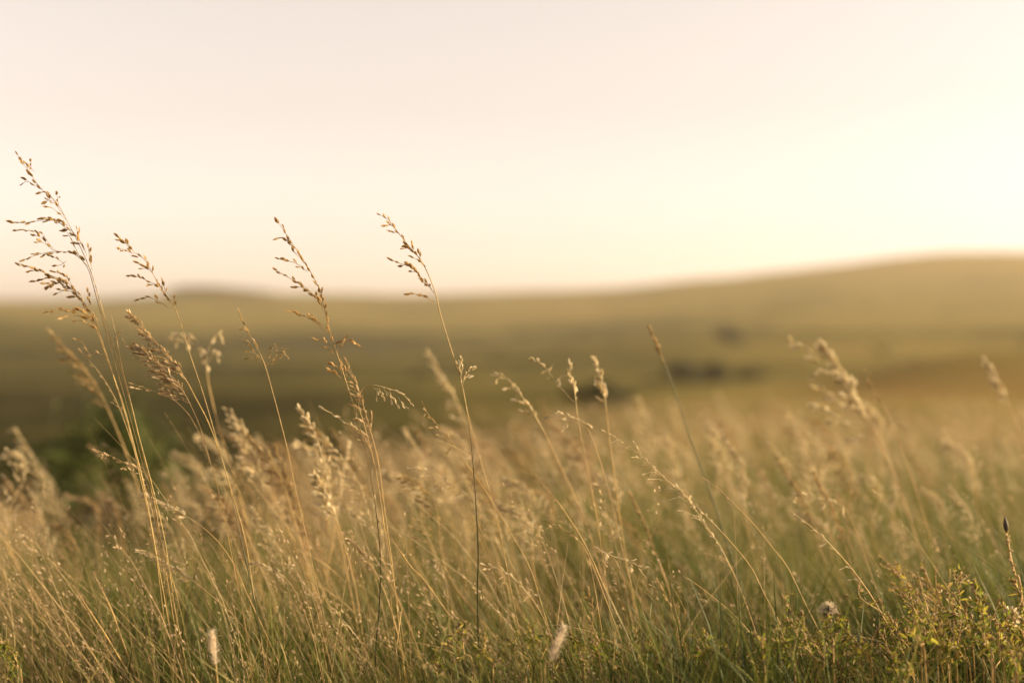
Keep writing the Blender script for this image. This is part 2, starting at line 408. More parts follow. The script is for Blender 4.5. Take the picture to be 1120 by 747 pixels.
def branch_out(rach, nb, blen, spread=.9, wind=.9, droop=.15, t0=.02, t1=.97):
    out = []
    L = sum((rach[i + 1] - rach[i]).length for i in range(len(rach) - 1))
    for k in range(nb):
        t = t0 + (t1 - t0) * (k + rnd.random() * .9) / nb
        p, T = seg_at(rach, t)
        N = rv(); N.x -= wind * 1.1; N.y *= .7; N -= T * N.dot(T); N.normalize()
        a = spread * (.45 + .55 * rnd.random()) * (1 - .35 * t)
        d = (T * math.cos(a) + N * math.sin(a)).normalized()
        ln = blen * (1 - .72 * t) * (.55 + .6 * rnd.random())
        pl = [p]; q = p.copy(); dd = d.copy(); n = 6
        for i in range(n):
            dd = (dd + T * .05 + Vector((-.06 * wind, 0, -droop * .5))).normalized()
            q = q + dd * (ln / n); pl.append(q.copy())
        out.append(pl)
    return out
def seeds_on(pl, spacing, size, start=.3, jit=.35):
    """places for spikelets: (foot on the branch, foot of spikelet, direction, length)"""
    L = sum((pl[i + 1] - pl[i]).length for i in range(len(pl) - 1))
    out = []; s = L * start
    while s <= L:
        p, T = seg_at(pl, min(s / L, 1))
        d = (T + rv() * jit * .75).normalized()
        ped = (T + rv() * .8).normalized() * size * .35
        if s + spacing > L: ped *= .1; d = T
        out.append((p, p + ped, d, size * (.75 + .5 * rnd.random())))
        s += spacing * (.65 + .7 * rnd.random())
    return out

def stalk(label, Y, px, ri, branches=(), auto=None, sp=.0095, gap=.010, mat='straw', head='head', rad=.0010, sharp=False,
          lean=0.0, wid=.36, main_start=.15, group=None, name='grass_stalk', category='grass stalk', leaf=None, spread=.9, wind=.9):
    """px: photo points from the tip to the foot; the seed head sits on the first ri of them"""
    n = len(px)
    pts = []
    top = px[0][1]
    for (x, y) in px:
        d = Y + lean * (px[-1][1] - y) / max(px[-1][1] - top, 1)
        pts.append(P(x, y, d))
    # carry the stem on down to the soil
    a, b = pts[-1], pts[-2]
    slope = (a - b); slope = slope / max(-slope.z, .02)
    gx, gy = a.x, a.y
    zg = gz(gx, gy)
    if a.z > zg + .03:
        h = a.z - zg
        mid = Vector((a.x + slope.x * h * .45, a.y, a.z - h * .5)); low = Vector((a.x + slope.x * h * .6, a.y, 0)); low.z = gz(low.x, low.y) - .012
        pts += [mid, low]
    base = pts[-1].copy(); base.z = gz(base.x, base.y)
    tips = catmull(pts, 6)
    stem_pts = list(reversed(tips))
    sp *= 1.06 if sharp else 1.16; gap *= 1.1; rad *= .9
    root = empty(name, base); tag(root, label, category, group)
    m = len(stem_pts)
    kr = len(tips) - ri * 6 - 1      # index in stem_pts where the head begins
    kr = max(0, min(kr, m - 3))
    b = MB(); st = stem_pts[:kr + 1]
    b.tube(st, [rad * (1.15 - .35 * i / max(len(st) - 1, 1)) for i in range(len(st))], 6)
    for i in range(8, len(st) - 3, 15):       # the joints of the stem
        b.tube([st[i], st[i].lerp(st[i + 1], .12)], rad * 1.7, 6)
    b.build('stem', M[mat], root, base)
    rach = stem_pts[kr:]
    hb_ = MB()
    hb_.tube(rach, [rad * (.8 - .5 * i / max(len(rach) - 1, 1)) for i in range(len(rach))], 5, .6)
    brs = []
    for bp in branches:
        dy = rnd.gauss(0, .012)
        q = [P(x, y, Y + lean + dy * (1 - i / max(len(bp) - 1, 1))) for i, (x, y) in enumerate(bp)]
        q = catmull(list(reversed(q)), 4)
        brs.append(q)
    if auto: brs += branch_out(rach, auto[0], auto[1], spread, wind)
    seeds = []
    for q in brs:
        hb_.tube(q, [rad * .42] * (len(q) - 1) + [rad * .25], 4, .6)
        seeds += seeds_on(q, gap, sp, .28 if auto else .22)
    if main_start < 1: seeds += seeds_on(rach, gap * 1.1, sp, main_start)
    for foot, p, d, L in seeds: hb_.tube([foot, p], rad * .3, 3, .5)
    if not sharp:
        for foot, p, d, L in seeds: hb_.spikelet(p, d, L, L * wid, rnd.random())
    h = hb_.build('seed_head', M[head], root, base)
    if sharp:
        rnd.shuffle(seeds)
        for foot, p, d, L in seeds[:98]:
            o = bpy.data.objects.new('spikelet', rnd.choice(spk_me)); col.objects.link(o); o.parent = h
            o.matrix_local = Matrix.Translation(p - base) @ d.to_track_quat('Z', 'Y').to_matrix().to_4x4() @ Matrix.Rotation(rnd.random() * 6.3, 4, 'Z') @ Matrix.Scale(L, 4)
    if leaf is None and rad > .00085 and hrnd.random() < .55:
        leaf = [(.22 + .3 * hrnd.random(), .08 + .12 * hrnd.random(), hrnd.choice((-1.2, -.8, .6))) for _ in range(hrnd.choice((1, 1, 2)))]
    if leaf:
        lb = MB()
        for (t, ln, side) in leaf:
            p, T = seg_at(st, t)
            d = (T + Vector((side, .2, 0))).normalized()
            lb.leaf(p, d, Vector((.3, 1, .1)).cross(d).cross(d), ln, .004, .5, .3, .35)
        lb.build('leaf_blade', M['dry'], root, base, False)
    return root

# --- the tall bunch at the left edge of the photo
stalk('tallest grass stalk, its thin nodding seed head reaching highest into the sky', 2.2,
      [(19, 169), (31, 187), (44, 205), (62, 222), (76, 247), (90, 275), (101, 302), (116, 352), (134, 410), (150, 470), (166, 530), (180, 590), (190, 660)], 6,
      [[(26, 177), (38, 188)], [(33, 173), (34, 186)], [(24, 201), (31, 199), (46, 208)], [(43, 211), (52, 211), (62, 224)], [(62, 211), (64, 224)], [(49, 221), (57, 220), (70, 236)],
       [(51, 226), (58, 228), (72, 240)], [(46, 239), (56, 240), (68, 246), (80, 256)], [(57, 239), (64, 241), (74, 247)], [(70, 252), (78, 252), (86, 262)], [(74, 258), (84, 259), (91, 270)],
       [(82, 266), (90, 267), (95, 280)], [(84, 250), (87, 262), (92, 274)], [(96, 268), (98, 282), (101, 296)]],
      sp=.0085, gap=.0088, mat='gold', head='brown_head', sharp=True, main_start=.55, rad=.0009)
stalk('second tall stalk of the bunch at the photo edge, branches swept flat to the left', 2.2,
      [(78, 262), (88, 282), (97, 296), (104, 320), (113, 352), (128, 405), (146, 470), (160, 525), (172, 580), (180, 640)], 3,
      [[(9, 242), (24, 244), (40, 242), (52, 241), (66, 244), (78, 262)], [(17, 252), (27, 252), (38, 253), (47, 257), (58, 272), (66, 276)], [(36, 257), (45, 260), (54, 270)],
       [(39, 265), (48, 266), (58, 274)], [(27, 284), (37, 280), (48, 277), (60, 275), (74, 276), (84, 280), (97, 292)], [(55, 280), (62, 283), (70, 288)],
       [(80, 277), (86, 281), (95, 290)], [(57, 291), (66, 290), (72, 286)]],
      sp=.0085, gap=.0085, mat='gold', head='brown_head', sharp=True, main_start=.7, rad=.0009)
stalk('third stalk of the bunch at the photo edge, its dense brown head drooping', 2.19,
      [(52, 300), (64, 305), (76, 314), (87, 325), (96, 338), (107, 360), (122, 405), (140, 465), (154, 525), (168, 590), (176, 650)], 5,
      [[(19, 288), (28, 291), (38, 294), (50, 299), (62, 305)], [(32, 297), (42, 296), (52, 300)], [(58, 297), (68, 300), (75, 306), (80, 315)], [(34, 308), (44, 306), (54, 304), (64, 306)],
       [(50, 310), (58, 310), (68, 309)], [(51, 316), (58, 312), (66, 310), (76, 316)], [(62, 321), (70, 318), (80, 320), (86, 326)], [(79, 325), (86, 326), (94, 336)], [(96, 318), (97, 328), (99, 340)],
       [(66, 306), (74, 309), (84, 322)], [(70, 314), (80, 319), (90, 330)]],
      sp=.0085, gap=.0072, mat='gold', head='brown_head', sharp=True, main_start=.05, rad=.0010)
stalk('low stalk of the tall bunch whose short dark branches lie just under the horizon', 2.23,
      [(84, 338), (96, 346), (105, 360), (117, 392), (134, 440), (150, 500), (160, 545), (170, 600)], 3,
      [[(52, 341), (62, 339), (72, 341), (84, 342), (96, 348)], [(70, 347), (78, 345), (88, 346)], [(80, 351), (90, 351), (100, 356), (108, 364)], [(97, 346), (104, 348), (108, 358)]],
      sp=.009, gap=.009, mat='gold', head='brown_head', sharp=True, main_start=.3, rad=.0010)
stalk('out of focus russet feathery stalk tilting left below the tall bunch', 2.85,
      [(58, 365), (72, 382), (88, 398), (104, 420), (120, 452), (136, 490), (150, 530), (165, 580)], 4, auto=(26, .05), sp=.009, gap=.009, mat='straw', head='head', rad=.0016)
stalk('thin wisp with loose pale seeds between the tall bunch and the russet feather', 2.3,
      [(88, 384), (100, 397), (112, 412), (124, 432), (134, 455), (146, 490), (158, 530)], 4,
      [[(84, 372), (92, 377), (100, 392)], [(97, 389), (106, 386), (112, 388)], [(122, 440), (130, 446), (136, 456)]], sp=.007, gap=.012, mat='straw', head='pink_head', rad=.0007)
stalk('bare golden stem with one small curled tuft among the tall bunch', 2.2,
      [(122, 345), (127, 368), (133, 400), (142, 436), (152, 478), (164, 530), (174, 580), (186, 640)], 1, [[(135, 373), (131, 366), (128, 372)], [(120, 372), (126, 371), (128, 375)]],
      sp=.006, gap=.008, mat='gold', head='head', main_start=1.1, rad=.0010)
# --- between the bunch and the middle
stalk('short brown seed head alone against the sky, its foot curling on the hill line', 2.2,
      [(127, 257), (137, 266), (147, 276), (158, 284), (163, 292), (172, 308), (181, 322), (190, 334), (197, 352), (208, 388), (222, 430), (236, 478), (250, 530), (266, 600), (281, 670), (290, 740)], 7,
      [[(131, 272), (138, 274), (146, 278)], [(131, 263), (138, 265), (144, 272)], [(150, 287), (157, 290), (163, 294)], [(154, 294), (160, 294), (166, 298)], [(141, 302), (152, 303), (163, 308), (172, 312)],
       [(163, 312), (169, 311), (175, 314)], [(178, 308), (180, 316), (182, 324)], [(150, 328), (162, 325), (174, 330), (184, 336)], [(189, 322), (192, 330), (193, 338)]],
      sp=.0085, gap=.0085, mat='green_stem', head='brown_head', sharp=True, main_start=.05, rad=.0009)
stalk('upper of two dense pinkish seed heads lying one above the other on the dark slope', 2.21,
      [(142, 343), (154, 355), (166, 370), (180, 386), (194, 402), (205, 418), (214, 435), (228, 462), (242, 500), (254, 540), (268, 590), (276, 640)], 5,
      auto=(26, .040), sp=.0075, gap=.0058, mat='gold', head='pink_head', spread=.6, rad=.0009)
stalk('lower, broader one of two dense pinkish seed heads on the dark slope', 2.2,
      [(150, 377), (162, 388), (176, 400), (190, 414), (200, 428), (209, 444), (220, 470), (232, 512), (244, 555), (256, 610), (264, 660)], 5,
      auto=(32, .048), sp=.0075, gap=.0056, mat='gold', head='pink_head', spread=.75, rad=.0009)
stalk('fine stalk with a row of loose pale seeds left of the lower pinkish head', 2.25,
      [(138, 418), (152, 422), (168, 428), (184, 434), (198, 444), (212, 462), (228, 500), (242, 550), (252, 600)], 4, [[(146, 424), (156, 426)], [(176, 424), (186, 430)]], sp=.0075, gap=.013, mat='straw', head='pink_head', rad=.0006)
stalk('blurred golden stalk topped with round pale puffs in an arch', 2.75,
      [(222, 384), (225, 396), (227, 410), (230, 428), (240, 470), (256, 520), (272, 580)], 2,
      [[(184, 374), (190, 366), (200, 368), (214, 380), (224, 394)], [(206, 378), (207, 368), (214, 372), (222, 384)], [(244, 374), (240, 366), (232, 372), (226, 390)], [(238, 392), (234, 384), (228, 396)], [(192, 380), (198, 372), (210, 382)]], auto=(5, .016), sp=.009, gap=.008, mat='gold', head='pale_head', rad=.0015, wid=.6)
stalk('slim stalk with a spare upright tip and two pale puffs at its side', 2.24,
      [(262, 342), (268, 356), (276, 372), (284, 386), (290, 400), (298, 428), (306, 458), (314, 490), (321, 525), (330, 565), (342, 620)], 3,
      [[(300, 396), (306, 390), (312, 382), (304, 380)], [(296, 386), (300, 378), (304, 384)], [(266, 372), (272, 376), (280, 384)], [(270, 385), (278, 386), (287, 394)], [(270, 392), (278, 392), (288, 398)], [(264, 360), (270, 362), (276, 372)], [(316, 392), (308, 386), (298, 392), (290, 402)]],
      sp=.0075, gap=.0075, mat='straw', head='head', main_start=.1, rad=.0008)
stalk('tall stalk left of centre, branches to one side, pale seeds midway, dark foot', 2.2,
      [(302, 240), (311, 253), (321, 268), (331, 283), (341, 300), (350, 318), (355, 338), (360, 360), (368, 385), (378, 416), (388, 448), (398, 485), (406, 525), (412, 565), (416, 610), (415, 660), (411, 710), (410, 742)], 8,
      [[(304, 261), (311, 260), (318, 267), (324, 272)], [(320, 272), (323, 277), (330, 283)], [(302, 282), (311, 285), (321, 287), (332, 293)], [(325, 292), (330, 293), (336, 297)], [(330, 281), (332, 288)],
       [(303, 296), (313, 302), (324, 308), (336, 316), (346, 326), (352, 334)], [(322, 314), (332, 315), (342, 324)], [(349, 316), (350, 326), (353, 336)], [(342, 322), (348, 328), (354, 340)],
       [(316, 340), (326, 343), (338, 348), (350, 357), (358, 366)], [(334, 346), (344, 350), (354, 358)], [(344, 370), (352, 372), (362, 378)], [(390, 376), (380, 371), (368, 376), (364, 382)],
       [(384, 372), (376, 376), (368, 384)], [(356, 380), (362, 384), (368, 390)], [(360, 404), (366, 408), (374, 414)], [(362, 398), (370, 402), (376, 412)], [(372, 394), (376, 402), (380, 412)]],
      sp=.0085, gap=.0085, mat='green_stem', head='brown_head', sharp=True, main_start=.05, rad=.0011)
stalk('tall stalk nearest the centre with a neat brown tip and one lower side branch', 2.2,
      [(413, 234), (424, 240), (434, 253), (443, 264), (451, 274), (459, 283), (467, 297), (476, 320), (482, 345), (489, 368), (496, 390), (503, 412), (509, 440), (514, 475), (518, 515), (521, 560), (523, 605), (522, 650), (523, 690)], 6,
      [[(421, 247), (429, 247), (437, 256)], [(426, 253), (432, 255)], [(425, 238), (427, 242)], [(441, 272), (448, 272), (453, 277)], [(451, 268), (452, 274)], [(452, 282), (460, 286), (466, 292)], [(458, 276), (460, 284)],
       [(426, 283), (434, 287), (443, 290), (452, 294), (460, 303), (468, 312), (475, 321)], [(450, 297), (456, 298), (462, 305)], [(460, 305), (465, 306), (470, 314)], [(467, 312), (472, 316)], [(444, 289), (450, 291)],
       [(447, 322), (456, 322), (466, 326), (474, 330)]],
      sp=.0085, gap=.0078, mat='green_stem', head='brown_head', sharp=True, main_start=.1, rad=.0011)
stalk('little stalk whose pale curled tuft crosses the tall centre stem', 2.2,
      [(504, 392), (506, 402), (504, 412), (507, 430), (516, 470), (530, 520), (544, 570), (556, 630)], 3, [[(518, 403), (512, 406), (506, 414)], [(500, 398), (503, 404), (505, 412)], [(514, 412), (509, 414), (506, 420)]],
      sp=.007, gap=.006, mat='straw', head='pale_head', rad=.0007, wid=.5)
stalk('stalk bowing to the right with a pale comb of seeds left of the centre stem', 2.2,
      [(452, 443), (444, 434), (434, 428), (422, 424), (408, 421), (398, 424), (392, 440), (400, 470), (410, 510), (418, 560), (424, 620)], 4,
      [[(446, 446), (440, 442), (436, 434)], [(434, 442), (430, 436), (426, 428)], [(420, 436), (418, 430), (414, 424)], [(412, 436), (412, 428), (408, 423)], [(428, 438), (426, 432), (420, 426)]],
      sp=.0065, gap=.0065, mat='straw', head='pale_head', rad=.0007)
stalk('slender golden stalk with pink tufts just right of the tall dark footed stem', 2.26,
      [(378, 395), (388, 414), (394, 432), (400, 452), (406, 474), (412, 496), (416, 520), (421, 560), (428, 610), (436, 680)], 5, auto=(18, .032), sp=.008, gap=.007, mat='gold', head='pink_head', rad=.0009)
stalk('loose chain of pale seeds reaching left into the pink tufts', 2.25,
      [(355, 448), (366, 455), (380, 463), (392, 470), (402, 484), (410, 510), (418, 560), (428, 620)], 3, sp=.009, gap=.008, mat='straw', head='pale_head', rad=.0006, main_start=0)
stalk('fine stalk with sparse seed spurs sloping down across the centre stem', 2.22,
      [(461, 438), (468, 452), (480, 466), (492, 480), (504, 498), (518, 518), (534, 542), (550, 568), (564, 592), (580, 622), (592, 660)], 4,
      [[(463, 456), (466, 452)], [(472, 468), (478, 468), (484, 472)], [(490, 494), (494, 488)], [(480, 476), (486, 478), (492, 484)]], sp=.0065, gap=.012, mat='gold', head='head', rad=.0008)
stalk('stalk with a pale sagging comb of seeds below the centre, tip to the left', 2.2,
      [(447, 512), (456, 513), (468, 515), (480, 520), (492, 528), (502, 534), (512, 548), (526, 580), (538, 620), (546, 670)], 5,
      [[(460, 522), (466, 520), (474, 518)], [(476, 532), (482, 528), (488, 526)], [(484, 534), (490, 532), (496, 532)], [(500, 542), (504, 538), (508, 542)]], sp=.0065, gap=.006, mat='straw', head='pale_head', rad=.0007)
stalk('blurred soft feather of grass behind the tall centre stem', 3.1,
      [(468, 383), (478, 400), (488, 418), (500, 440), (514, 470), (530, 510), (548, 560), (566, 620)], 4, auto=(24, .045), sp=.010, gap=.011, mat='straw', head='pale_head', rad=.0014, spread=.6)
# --- right of the centre
stalk('softly blurred stalk with round pale seeds at its bent tip, right of centre', 2.5,
      [(538, 410), (552, 412), (564, 424), (574, 438), (584, 452), (594, 470), (606, 495), (620, 525), (636, 560), (650, 600), (664, 650)], 5,
      [[(540, 418), (546, 414), (554, 414)], [(554, 425), (560, 424), (566, 428)], [(562, 438), (570, 440), (578, 444)], [(568, 450), (576, 450), (586, 456)]], sp=.009, gap=.010, mat='straw', head='pale_head', rad=.0011, wid=.5)
stalk('upright thin stalk with three pale puffs high up right of centre', 2.42,
      [(623, 398), (624, 410), (628, 424), (632, 455), (638, 490), (648, 540), (658, 600), (666, 660)], 3,
      [[(596, 406), (602, 402), (606, 397)], [(612, 422), (614, 412), (622, 410)], [(630, 424), (626, 414), (622, 406)], [(584, 394), (590, 396), (598, 404), (610, 420), (628, 440)]], sp=.008, gap=.0075, mat='straw', head='pale_head', rad=.0008, wid=.5)
stalk('narrow yellowish spike standing in front of the dark bush', 2.55,
      [(651, 392), (655, 404), (659, 418), (661, 430), (663, 445), (666, 475), (672, 520), (680, 580), (690, 640)], 4, auto=(18, .020), sp=.010, gap=.009, mat='gold', head='pale_head', rad=.0011, spread=.6, wid=.5)
stalk('small drooping stalk with white seeds crossing below the yellowish spike', 2.35,
      [(600, 456), (612, 452), (622, 456), (632, 458), (640, 464), (650, 485), (664, 530), (676, 580)], 4, [[(616, 468), (620, 460), (626, 457)], [(646, 466), (640, 462)]], sp=.009, gap=.009, mat='straw', head='pale_head', rad=.0007, wid=.5)
stalk('blurred dark slanting stem, tan at its tip, running down past the sparse spiked stalk', 2.62,
      [(711, 358), (718, 375), (726, 396), (735, 420), (747, 455), (758, 488), (770, 520), (784, 560), (797, 600), (810, 640), (824, 680)], 2, auto=(14, .012), sp=.008, gap=.008, mat='dark_stem', head='head', rad=.0016, spread=.3)
stalk('sharp sparse spike with fine bristles sloping down to the right of centre', 2.2,
      [(662, 472), (676, 480), (690, 489), (703, 500), (716, 512), (730, 525), (746, 538), (760, 552), (774, 566), (788, 580), (804, 598), (820, 618), (834, 645)], 9,
      [[(668, 484), (674, 482)], [(678, 492), (684, 490), (692, 492)], [(690, 500), (696, 500), (702, 502)], [(696, 512), (704, 508), (712, 510)], [(706, 518), (714, 516), (722, 520)], [(712, 524), (720, 524), (728, 526)], [(724, 536), (732, 534), (742, 536)],
       [(692, 482), (697, 488), (701, 497)], [(734, 546), (742, 544), (752, 548)]],
      sp=.0055, gap=.009, mat='gold', head='pale_head', rad=.0008, main_start=.02)
stalk('bare arching stem with a tiny pink tip right of the bristled spike', 2.22,
      [(768, 522), (778, 529), (790, 538), (804, 552), (818, 566), (832, 582), (846, 600), (860, 618), (876, 650)], 3, sp=.006, gap=.010, mat='gold', head='pink_head', rad=.0008, main_start=.1)
stalk('arching straw stem with a few seeds hanging below it, left of the round seed head', 2.2,
      [(869, 563), (880, 570), (892, 580), (905, 592), (918, 606), (930, 620), (942, 636), (955, 655), (968, 678), (980, 700)], 4,
      [[(886, 580), (890, 580), (894, 582)], [(900, 596), (904, 594)], [(920, 622), (926, 620), (932, 622)], [(928, 634), (936, 634), (944, 640)], [(944, 650), (950, 648), (954, 654)]], sp=.0075, gap=.016, mat='gold', head='pale_head', rad=.0012, main_start=.1)
stalk('big pale out of focus plume at the right with several rows of plump seeds', 2.95,
      [(900, 376), (912, 390), (922, 406), (932, 425), (942, 444), (952, 462), (962, 482), (978, 520), (996, 570), (1012, 620)], 5,
      [[(861, 370), (870, 378), (880, 380), (892, 390), (906, 410)], [(880, 392), (890, 392), (902, 404)], [(890, 412), (902, 406), (914, 414), (926, 426)], [(892, 424), (904, 428), (918, 434), (930, 446)],
       [(890, 444), (904, 448), (918, 456), (936, 462)], [(908, 462), (922, 464), (940, 470)], [(930, 480), (942, 478), (954, 480)], [(900, 436), (916, 440), (934, 452)]],
      auto=(22, .055), sp=.0125, gap=.0085, mat='straw', head='pale_head', rad=.0016, wid=.55)
stalk('thin blurred twig end right beside the big pale plume', 2.8,
      [(946, 406), (952, 420), (960, 434), (968, 446), (982, 480), (1000, 530), (1018, 590)], 3, auto=(6, .012), sp=.008, gap=.009, mat='straw', head='head', rad=.0013, spread=.3)
stalk('blurred tan spike leaning in at the right edge of the photo', 3.1,
      [(1079, 394), (1088, 408), (1096, 424), (1104, 444), (1114, 470), (1128, 510), (1144, 570)], 3, auto=(26, .035), sp=.012, gap=.010, mat='straw', head='pale_head', rad=.0016, spread=.5)
stalk('stalk with a bright pearly row of seeds above the arching straw stem', 2.5,
      [(868, 542), (878, 540), (890, 542), (902, 546), (914, 550), (924, 556), (936, 580), (950, 620)], 5, [[(884, 548), (888, 544)], [(900, 554), (904, 548)], [(922, 562), (920, 555)], [(870, 548), (871, 542)]], sp=.0095, gap=.0085, mat='straw', head='pale_head', rad=.0007, wid=.55)
stalk('double straw stem starting mid picture and slanting down between dark tufts', 2.2,
      [(572, 508), (582, 518), (594, 530), (608, 546), (622, 566), (636, 588), (648, 612), (660, 640), (672, 664), (684, 690), (696, 716), (708, 744)], 3, [[(582, 526), (590, 528), (596, 534)], [(596, 542), (604, 544), (612, 552)]], sp=.006, gap=.012, mat='gold', head='head', rad=.0010, main_start=.2)
stalk('thin companion stem just left of the double straw stem', 2.22,
      [(586, 572), (600, 573), (614, 578), (630, 588), (642, 604), (652, 628), (662, 654), (674, 686), (688, 726)], 4, [[(618, 590), (624, 586), (630, 589)], [(598, 578), (604, 575)]], sp=.006, gap=.009, mat='straw', head='head', rad=.0008, main_start=.05)
stalk('stalk whose plump seed comb droops right beside the straw stem', 2.18,
      [(708, 620), (698, 618), (688, 614), (678, 611), (668, 607), (658, 602), (650, 598), (644, 606), (650, 640), (658, 690), (662, 730)], 6,
      [[(704, 628), (700, 622), (696, 618)], [(690, 624), (688, 618), (684, 614)], [(676, 618), (674, 614), (670, 609)], [(664, 612), (662, 608)], [(694, 612), (690, 613)]], sp=.0068, gap=.006, mat='straw', head='pale_head', rad=.0008)
stalk('arching stem with pale seeds at its left tip crossing the dark tuft below centre', 2.15,
      [(526, 617), (538, 620), (550, 624), (560, 630), (570, 640), (578, 650), (588, 664), (598, 684), (606, 710), (612, 735)], 5, [[(532, 622), (538, 621)], [(548, 632), (554, 628)], [(574, 656), (578, 651)]], sp=.007, gap=.0062, mat='straw', head='pale_head', rad=.0009)
stalk('short bent stalk with a ragged tip rising behind the bristled foreground tufts', 2.3,
      [(724, 642), (728, 650), (732, 660), (736, 672), (741, 690), (743, 712), (742, 735)], 3, [[(716, 636), (722, 638), (728, 648)], [(744, 668), (738, 662), (734, 662)], [(712, 640), (722, 644)]], sp=.009, gap=.008, mat='straw', head='head', rad=.0010)
stalk('long straight thin stem leaning left low in the photo, right of the seed comb', 2.2,
      [(746, 629), (758, 636), (770, 645), (784, 656), (798, 668), (812, 682), (824, 696), (836, 714)], 1, [[(758, 652), (764, 646), (768, 644)]], sp=.005, gap=.014, mat='gold', head='head', rad=.0008, main_start=.3)
stalk('spiky seed stalk standing in the tufts under the double straw stem', 2.12,
      [(644, 645), (646, 656), (650, 668), (648, 682), (654, 698), (662, 716), (672, 738)], 4, auto=(12, .012), sp=.0075, gap=.007, mat='straw', head='head', rad=.0010)
stalk('leaning stem with reddish blur halfway down behind the curved comb', 2.5,
      [(690, 540), (698, 556), (706, 574), (712, 592), (720, 612), (730, 640), (742, 680)], 4, auto=(14, .018), sp=.008, gap=.008, mat='straw', head='head', rad=.0015, spread=.45)
stalk('slanting stem thick with tan seeds that follows the dark slanting stem', 2.32,
      [(740, 530), (752, 545), (764, 562), (776, 580), (788, 598), (800, 622), (814, 655), (826, 690)], 5, [[(742, 558), (752, 560), (762, 566)], [(756, 566), (764, 568), (772, 576)]], auto=(10, .014), sp=.007, gap=.008, mat='gold', head='pale_head', rad=.0010, spread=.5)
# --- lower left
stalk('bright straight golden stem at the lower left corner region, blurred at its tip', 2.3,
      [(80, 640), (90, 656), (102, 674), (114, 692), (126, 712), (138, 732), (146, 748)], 1, sp=.007, gap=.02, mat='gold', head='head', rad=.0019, main_start=.2)
stalk('shorter bright stem just right of the straight golden stem at lower left', 2.34,
      [(104, 630), (110, 642), (117, 656), (124, 672), (130, 690), (138, 712), (148, 740)], 2, sp=.008, gap=.012, mat='gold', head='pink_head', rad=.0018, main_start=.2)
stalk('fluffy headed stalk arching right from the foot of the tall bunch', 2.24,
      [(152, 602), (164, 606), (176, 612), (190, 620), (204, 630), (218, 640), (230, 650), (244, 662), (258, 676), (272, 694), (286, 716)], 5, auto=(18, .022), sp=.0085, gap=.008, mat='straw', head='pale_head', rad=.0010)
stalk('stalk with a chain of pale beads slanting through the stems of the tall bunch', 2.26,
      [(104, 492), (116, 496), (128, 502), (140, 508), (152, 514), (160, 520), (168, 545), (176, 590), (184, 640)], 5, [[(112, 500), (118, 498)], [(134, 512), (140, 509)]], sp=.009, gap=.0085, mat='straw', head='pink_head', rad=.0007, wid=.5)
stalk('stalk with a pale cluster where the tall bunch sinks into the grass', 2.24,
      [(158, 545), (168, 546), (178, 549), (190, 556), (202, 563), (214, 571), (226, 580), (240, 594), (254, 614), (268, 644)], 5, auto=(8, .014), sp=.009, gap=.0085, mat='straw', head='pale_head', rad=.0008, wid=.5)
stalk('low stalk with a curved white comb left of the left centre stem foot', 2.18,
      [(272, 616), (282, 616), (292, 620), (302, 625), (312, 632), (320, 642), (330, 662), (342, 696), (350, 730)], 4, auto=(10, .010), sp=.0075, gap=.0065, mat='straw', head='pale_head', rad=.0008)
stalk('golden stem pair emerging under the left centre stem and sloping down right', 2.2,
      [(414, 570), (426, 586), (438, 603), (450, 620), (462, 632), (474, 648), (488, 668), (502, 688), (516, 710), (530, 735)], 2, [[(458, 630), (464, 636), (472, 650)], [(462, 642), (470, 648), (478, 656)]], sp=.007, gap=.010, mat='gold', head='head', rad=.0011, main_start=.4)
stalk('short stem with a knobbly pale joint low between the two dark footed stems', 2.2,
      [(372, 674), (382, 686), (392, 698), (402, 708), (412, 718), (424, 732), (434, 746)], 2, [[(398, 704), (404, 706), (408, 712)], [(406, 700), (406, 708)]], sp=.009, gap=.008, mat='gold', head='pale_head', rad=.0013, main_start=.3)
stalk('stem with a reddish ragged head slanting across the thick tan grass', 2.34,
      [(382, 590), (390, 596), (398, 606), (406, 618), (414, 632), (424, 656), (434, 690), (442, 730)], 4, auto=(14, .016), sp=.008, gap=.008, mat='gold', head='pink_head', rad=.0013, spread=.5)
stalk('straight thin stalk with loose seeds left of the tall dark footed stem', 2.5,
      [(328, 446), (338, 462), (346, 478), (352, 498), (358, 522), (364, 550), (372, 590), (382, 640)], 5, auto=(20, .03), sp=.009, gap=.010, mat='straw', head='pale_head', rad=.0012, wid=.5)
stalk('plump pale plume rising from the thick tan grass left of centre', 2.45,
      [(346, 520), (352, 530), (358, 542), (364, 556), (370, 572), (378, 600), (388, 640), (396, 690)], 4, auto=(24, .032), sp=.0095, gap=.008, mat='straw', head='pale_head', rad=.0012, wid=.5)
stalk('soft blurred panicle to the left of the slim puffed stalk foot', 2.6,
      [(272, 476), (284, 490), (296, 506), (306, 522), (314, 542), (324, 575), (336, 620)], 4, auto=(22, .035), sp=.009, gap=.009, mat='straw', head='head', rad=.0015)

